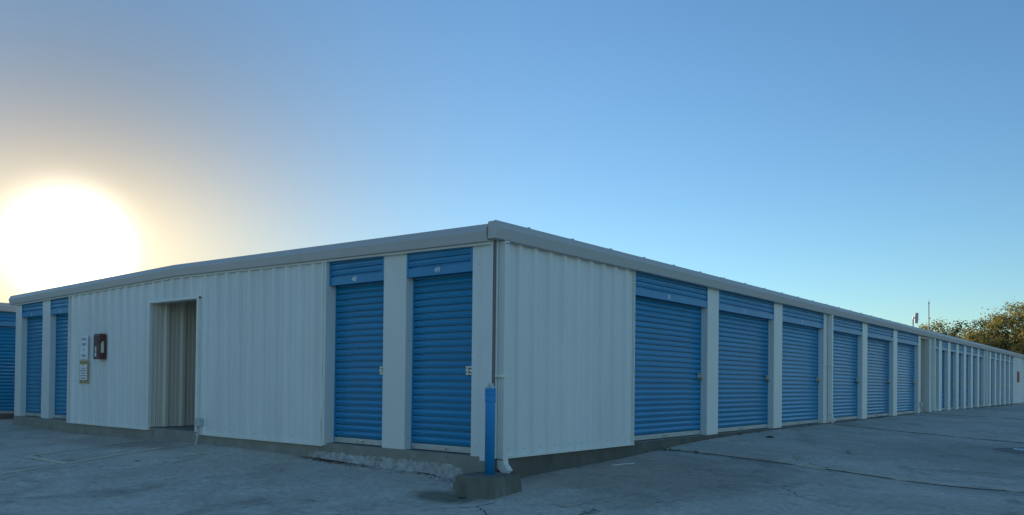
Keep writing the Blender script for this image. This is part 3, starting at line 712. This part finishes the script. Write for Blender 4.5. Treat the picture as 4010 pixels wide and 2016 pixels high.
# ------------------------------------------------------------------ neighbouring storage building at the far left
NX = -15.85
nb = thing('storage_building', (NX, 3, -.06), 'second storage building with blue doors at the far left edge', 'building')
N3 = lambda s, d, z: (NX+d, s, z-.06)
MB(N3).box(-4, 14, -6, .0, -.5, 0).build('foundation', 'fnd_r', nb)
MB(N3).box(-4, 14, -6, -.15, .0, 2.5).build('wall', 'wall', nb)
MB(N3).loft([[(q, -6.1, 2.62), (q, -3, 2.74), (q, .06, 2.60), (q, .06, 2.56), (q, -6.1, 2.56)] for q in (-4.1, 14.1)]).build('roof', 'trim', nb)
MB(N3).loft([[(q, d, z+.02) for d, z in GP] for q in (-4.1, 14.1)]).build('gutter', 'trim', nb)
for s in (-4, -1.2, 1.62, 4.4, 7.2, 10): MB(N3).box(s, s+.35, -.16, 0, 0, 2.48).build('column', 'column', nb, bevel=.004)
for s in (-.85, 1.97, 4.75, 7.55):
    e = s+2.45; z = .08; pr = []
    for i in range(26): pr += [(z+i*SP+q, d) for q, d in SLAT[1:-1]]
    dr = MB(N3).loft([[(q, -REC+d, zz) for zz, d in pr] + [(q, -.147, pr[-1][0]), (q, -.147, z)] for q in (s, e)]).build('roll_up_door', 'blue', nb)
    MB(N3).box(s, e, -.115, -.088, .01, .079).build('bottom_bar', 'alu', dr)
    pr = [(HEADZ, -.006), (HEADZ+.1, -.006)]
    for i in range(3): pr += [(HEADZ+.11+.078*i+q, d-.016) for q, d in SLAT[1:-1]]
    MB(N3).loft([[(q, d, zz) for zz, d in pr] + [(q, -.045, pr[-1][0]), (q, -.045, HEADZ)] for q in (s, e)]).build('door_header', 'bluehead', nb)

# ------------------------------------------------------------------ roof antenna and rod
def at(u, v, D): return CAM + pix(u, v)*D
p0 = at(3576, 1268, 35); zr = 2.70
an = thing('antenna', (p0.x, p0.y, zr), 'flat pale panel antenna on a short mast above the right roof', 'antenna')
MB().tube([(p0.x, p0.y, zr-.02), (p0.x, p0.y, 3.78)], .02, 8).build('mast', 'mast', an, smooth=True)
b = MB(); ax = r2; nrm_ = Vector((math.cos(-1.0), math.sin(-1.0), 0)).normalized(); side = Vector((-nrm_.y, nrm_.x, 0))
c = at(3589, 1245, 35)
def ob(c, hx, hy, hz, tilt=.12):
    u = Vector((0, 0, 1)); n_t = (nrm_*math.cos(tilt)-u*math.sin(tilt)); uz = (u*math.cos(tilt)+nrm_*math.sin(tilt))
    m_ = MB(); P = [c + n_t*a*hx + side*bq*hy + uz*cq*hz for a in (-1, 1) for bq in (-1, 1) for cq in (-1, 1)]
    m_.v = [tuple(q) for q in P]; m_.f = [(0, 1, 3, 2), (4, 6, 7, 5), (0, 4, 5, 1), (2, 3, 7, 6), (0, 2, 6, 4), (1, 5, 7, 3)]; return m_
ob(c, .022, .07, .22).build('panel', 'antenna', an, bevel=.008)
ob(at(3577, 1244, 35), .035, .035, .035, 0).build('bracket', 'antenna', an)
ob((c+at(3577, 1244, 35))/2, .03, .03, .02, 0).build('arm', 'mast', an)
p1 = at(3637, 1290, 37)
rod = thing('antenna_rod', (p1.x, p1.y, zr), 'tall thin whip rod above the roof beside the panel antenna', 'antenna')
top = at(3640, 1186, 37).z
MB().tube([(p1.x, p1.y, zr-.02), (p1.x, p1.y, top)], [.028, .022], 8).build('pole', 'antenna', rod, smooth=True)
MB().tube([(p1.x, p1.y, top), (p1.x, p1.y, top+.22)], [.014, .003], 6).build('tip', 'mast', rod)
MB().tube([(p1.x, p1.y, top-.03), (p1.x, p1.y, top+.03)], [.03, .03], 8).build('ferrule', 'mast', rod)

# ------------------------------------------------------------------ trees beyond the building
def tree(name, x, y, h, rx, ry, label, leaf, nleaf, seed, dens=1., bare=.2, low=.25, size=.17):
    rnd = random.Random(seed); z0 = 0.0
    t = thing(name, (x, y, z0), label, 'tree', 'trees beyond the long wall')
    b = MB(); tips = []
    def limb(p, d, L, r, lv):
        pts = [p]; q = Vector(p); dd = Vector(d)
        n = 5
        for i in range(n):
            dd = (dd + Vector((rnd.gauss(0, .16), rnd.gauss(0, .16), rnd.gauss(.05, .10)))).normalized(); q = q + dd*L/n; pts.append(q.copy())
        b.tube(pts, [r*(1-.75*i/n) for i in range(n+1)], 6 if lv < 2 else 4)
        if lv >= 3: tips.append(pts[-1]); return
        for k in range([5, 4, 4][lv]):
            i = rnd.randint(2, n); a = rnd.uniform(0, 6.28); sp = rnd.uniform(.5, 1.0)
            nd = (dd + Vector((math.cos(a)*sp, math.sin(a)*sp, rnd.uniform(-.1, .45)))).normalized()
            limb(pts[i], nd, L*rnd.uniform(.52, .75), r*(1-.75*i/n)*.75+.006, lv+1)
    limb(Vector((x, y, z0-.1)), (0, 0, 1), h*.47, h*.03, 0)
    b.build('trunk', 'bark', t)
    # leaves round the twig tips and in clumps through the crown volume
    c = Vector((x, y, z0+h*(low+(1-low)/2))); rz = h*(1-low)/2
    cl = []
    for _ in range(int(110*dens)):
        while True:
            v = Vector((rnd.uniform(-1, 1), rnd.uniform(-1, 1), rnd.uniform(-1, 1)))
            if .25 < v.length < 1: break
        cl.append((c + Vector((v.x*rx, v.y*ry, v.z*rz)), rnd.uniform(.35, .95)))
    cl += [(q, rnd.uniform(.2, .5)) for q in tips if rnd.random() > bare]
    verts = []; faces = []
    for i in range(nleaf):
        q, rr = rnd.choice(cl)
        p = q + Vector((rnd.gauss(0, rr*.5), rnd.gauss(0, rr*.5), rnd.gauss(0, rr*.38)))
        s = size*rnd.uniform(.6, 1.4); u = Vector((rnd.gauss(0, 1), rnd.gauss(0, 1), rnd.gauss(0, .7))).normalized(); w = u.orthogonal().normalized()*s*.42
        k = len(verts); verts += [tuple(p-u*s*.6), tuple(p+w), tuple(p+u*s*.6), tuple(p-w)]; faces.append((k, k+1, k+2, k+3))
    me = bpy.data.meshes.new('crown'); me.from_pydata(verts, [], faces); me.materials.append(M[leaf])
    o = bpy.data.objects.new('crown', me); COL.objects.link(o); adopt(o, t)
    return t
tree('tree', -1.4, 66, 7.3, 3.9, 3.6, 'tallest olive tree at the right edge behind the roof', 'leaf_olive', 26000, 1, dens=1.6, bare=.75, size=.12)
tree('tree', 3.4, 70, 8.0, 3.6, 3.6, 'thin topped tree cut by the right edge of the picture', 'leaf_dark', 9000, 2, bare=.9, size=.12)
tree('tree', -5.6, 67, 6.3, 2.5, 2.5, 'dark sparse tree left of the tallest tree', 'leaf_dark', 10000, 3, bare=.8, size=.12)
tree('tree', -8.4, 66, 6.1, 1.9, 1.9, 'low tree next to the whip rod on the roof', 'leaf_olive', 8000, 4, bare=.8, size=.12)
tree('tree', -13.0, 66, 5.75, 1.5, 1.5, 'sparse treetop just showing behind the panel antenna', 'leaf_dark', 900, 5, bare=.9, dens=.5, size=.12)
tree('tree', -5.0, 60, 5.0, 1.9, 1.9, 'yellow green bush in front of the dark tree', 'leaf_olive', 9000, 6, low=.05, size=.11)
tree('tree', -.4, 60, 5.0, 2.4, 2.0, 'golden brown shrub just above the right end of the gutter', 'leaf_gold', 12000, 7, low=.05, size=.11)
tree('tree', -3.0, 63, 5.3, 2.4, 2.0, 'dark green shrub between the golden shrub and the bush', 'leaf_dark', 9000, 8, low=.05, size=.11)

# ------------------------------------------------------------------ weeds, litter and rubbish on the concrete
def tuft(u, v, n, h, label, seed, m='grass', spread=.10):
    p = onground(u, v); rnd = random.Random(seed); b = MB()
    for _ in range(n):
        a = rnd.uniform(0, 6.28); r = rnd.uniform(0, spread); x, y = p.x+r*math.cos(a), p.y+r*math.sin(a); z = gz(x, y)
        a2 = a+rnd.uniform(-.8, .8); l = h*rnd.uniform(.5, 1.2); le = rnd.uniform(.4, 1.3); w = .004
        q = Vector((x, y, z-.004)); s = Vector((-math.sin(a2), math.cos(a2), 0))*w; dd = Vector((math.cos(a2)*le, math.sin(a2)*le, 1)).normalized()
        m1 = q+dd*l*.55; e = m1+(dd+Vector((math.cos(a2)*.6, math.sin(a2)*.6, -.3))).normalized()*l*.5
        i = b.pts([tuple(q-s), tuple(q+s), tuple(m1+s*.8), tuple(m1-s*.8), tuple(e)]); b.f += [(i[0], i[1], i[2], i[3]), (i[3], i[2], i[4])]
    return b.build('grass_tuft' if m == 'grass' else 'dry_litter', m, label=label, cat='grass' if m == 'grass' else 'litter', group='weeds in the joints' if m == 'grass' else None)
tuft(2884, 1702, 26, .09, 'left of two green weed tufts below the second wide door', 1)
tuft(2952, 1691, 34, .10, 'right and larger of two green weed tufts below the second wide door', 2, spread=.14)
tuft(3152, 1665, 26, .10, 'green weed tuft under the third wide door', 3, spread=.14)
tuft(3442, 1636, 30, .13, 'dark weed clump at the sill of the fifth wide door', 4, spread=.15)
tuft(2606, 1762, 22, .07, 'weed sprig at the wall end of the nearest slab joint', 5)
tuft(2730, 1774, 8, .10, 'thin upright sprig growing in the nearest slab joint', 6, spread=.05)
tuft(2652, 1765, 14, .05, 'low weed in the nearest slab joint near the wall', 7)
tuft(3323, 1778, 5, .08, 'tiny lone sprig out on the drive', 8, spread=.03)
tuft(1492, 1832, 18, .05, 'small weed at the foot of the broken white render', 9)
tuft(1222, 1783, 50, .10, 'dark dead weed at the left end of the broken render', 10, spread=.13)
def litter(u, v, n, rx, ry, label, seed):
    p = onground(u, v); rnd = random.Random(seed); b = MB()
    for _ in range(n):
        x, y = p.x+rnd.gauss(0, rx), min(p.y+rnd.gauss(0, ry), -.06); a = rnd.uniform(-.6, .6)+rnd.choice((0, 3.14)); l = rnd.uniform(.03, .09); z = gz(x, y)+rnd.uniform(.004, .02)
        d = Vector((math.cos(a), math.sin(a), rnd.uniform(-.1, .1)))*l; s = Vector((-math.sin(a), math.cos(a), 0))*.0025
        b.quad(tuple(Vector((x, y, z))-d-s), tuple(Vector((x, y, z))-d+s), tuple(Vector((x, y, z))+d+s), tuple(Vector((x, y, z))+d-s))
    return b.build('dry_litter', 'dry', label=label, cat='litter', kind='stuff')
litter(1290, 1806, 420, .26, .05, 'heap of brown dry needles by the broken render', 1)
litter(1690, 1852, 60, .10, .05, 'few brown dry leaves beside the corner footing', 2)
litter(1420, 1822, 40, .12, .04, 'thin line of dry needles below the second left door', 3)
p = onground(3015, 1713); b = MB(); rnd = random.Random(4)
b.loft([[(p.x+.07*k*math.cos(a)*rnd.uniform(.7, 1.2), p.y+.05*k*math.sin(a)*rnd.uniform(.7, 1.2), gz(p.x, p.y)+z) for a in [6.28*i/7 for i in range(7)]] for k, z in ((1, .0), (1.05, .012), (.6, .026))])
b.build('crushed_wrapper', 'dark', label='small dark crushed wrapper lying on the drive', cat='rubbish')
p = onground(2440, 1819); b = MB()
b.tube([(p.x+.16*math.cos(.4)*(t-.5)+.015*math.sin(9*t), p.y+.3*(t-.5), gz(p.x, p.y+.3*(t-.5))+.006) for t in [i/10 for i in range(11)]], .004, 5)
b.build('string', 'signwhite', label='short pale string lying by the dark foundation', cat='string')
p = onground(2425, 1820)
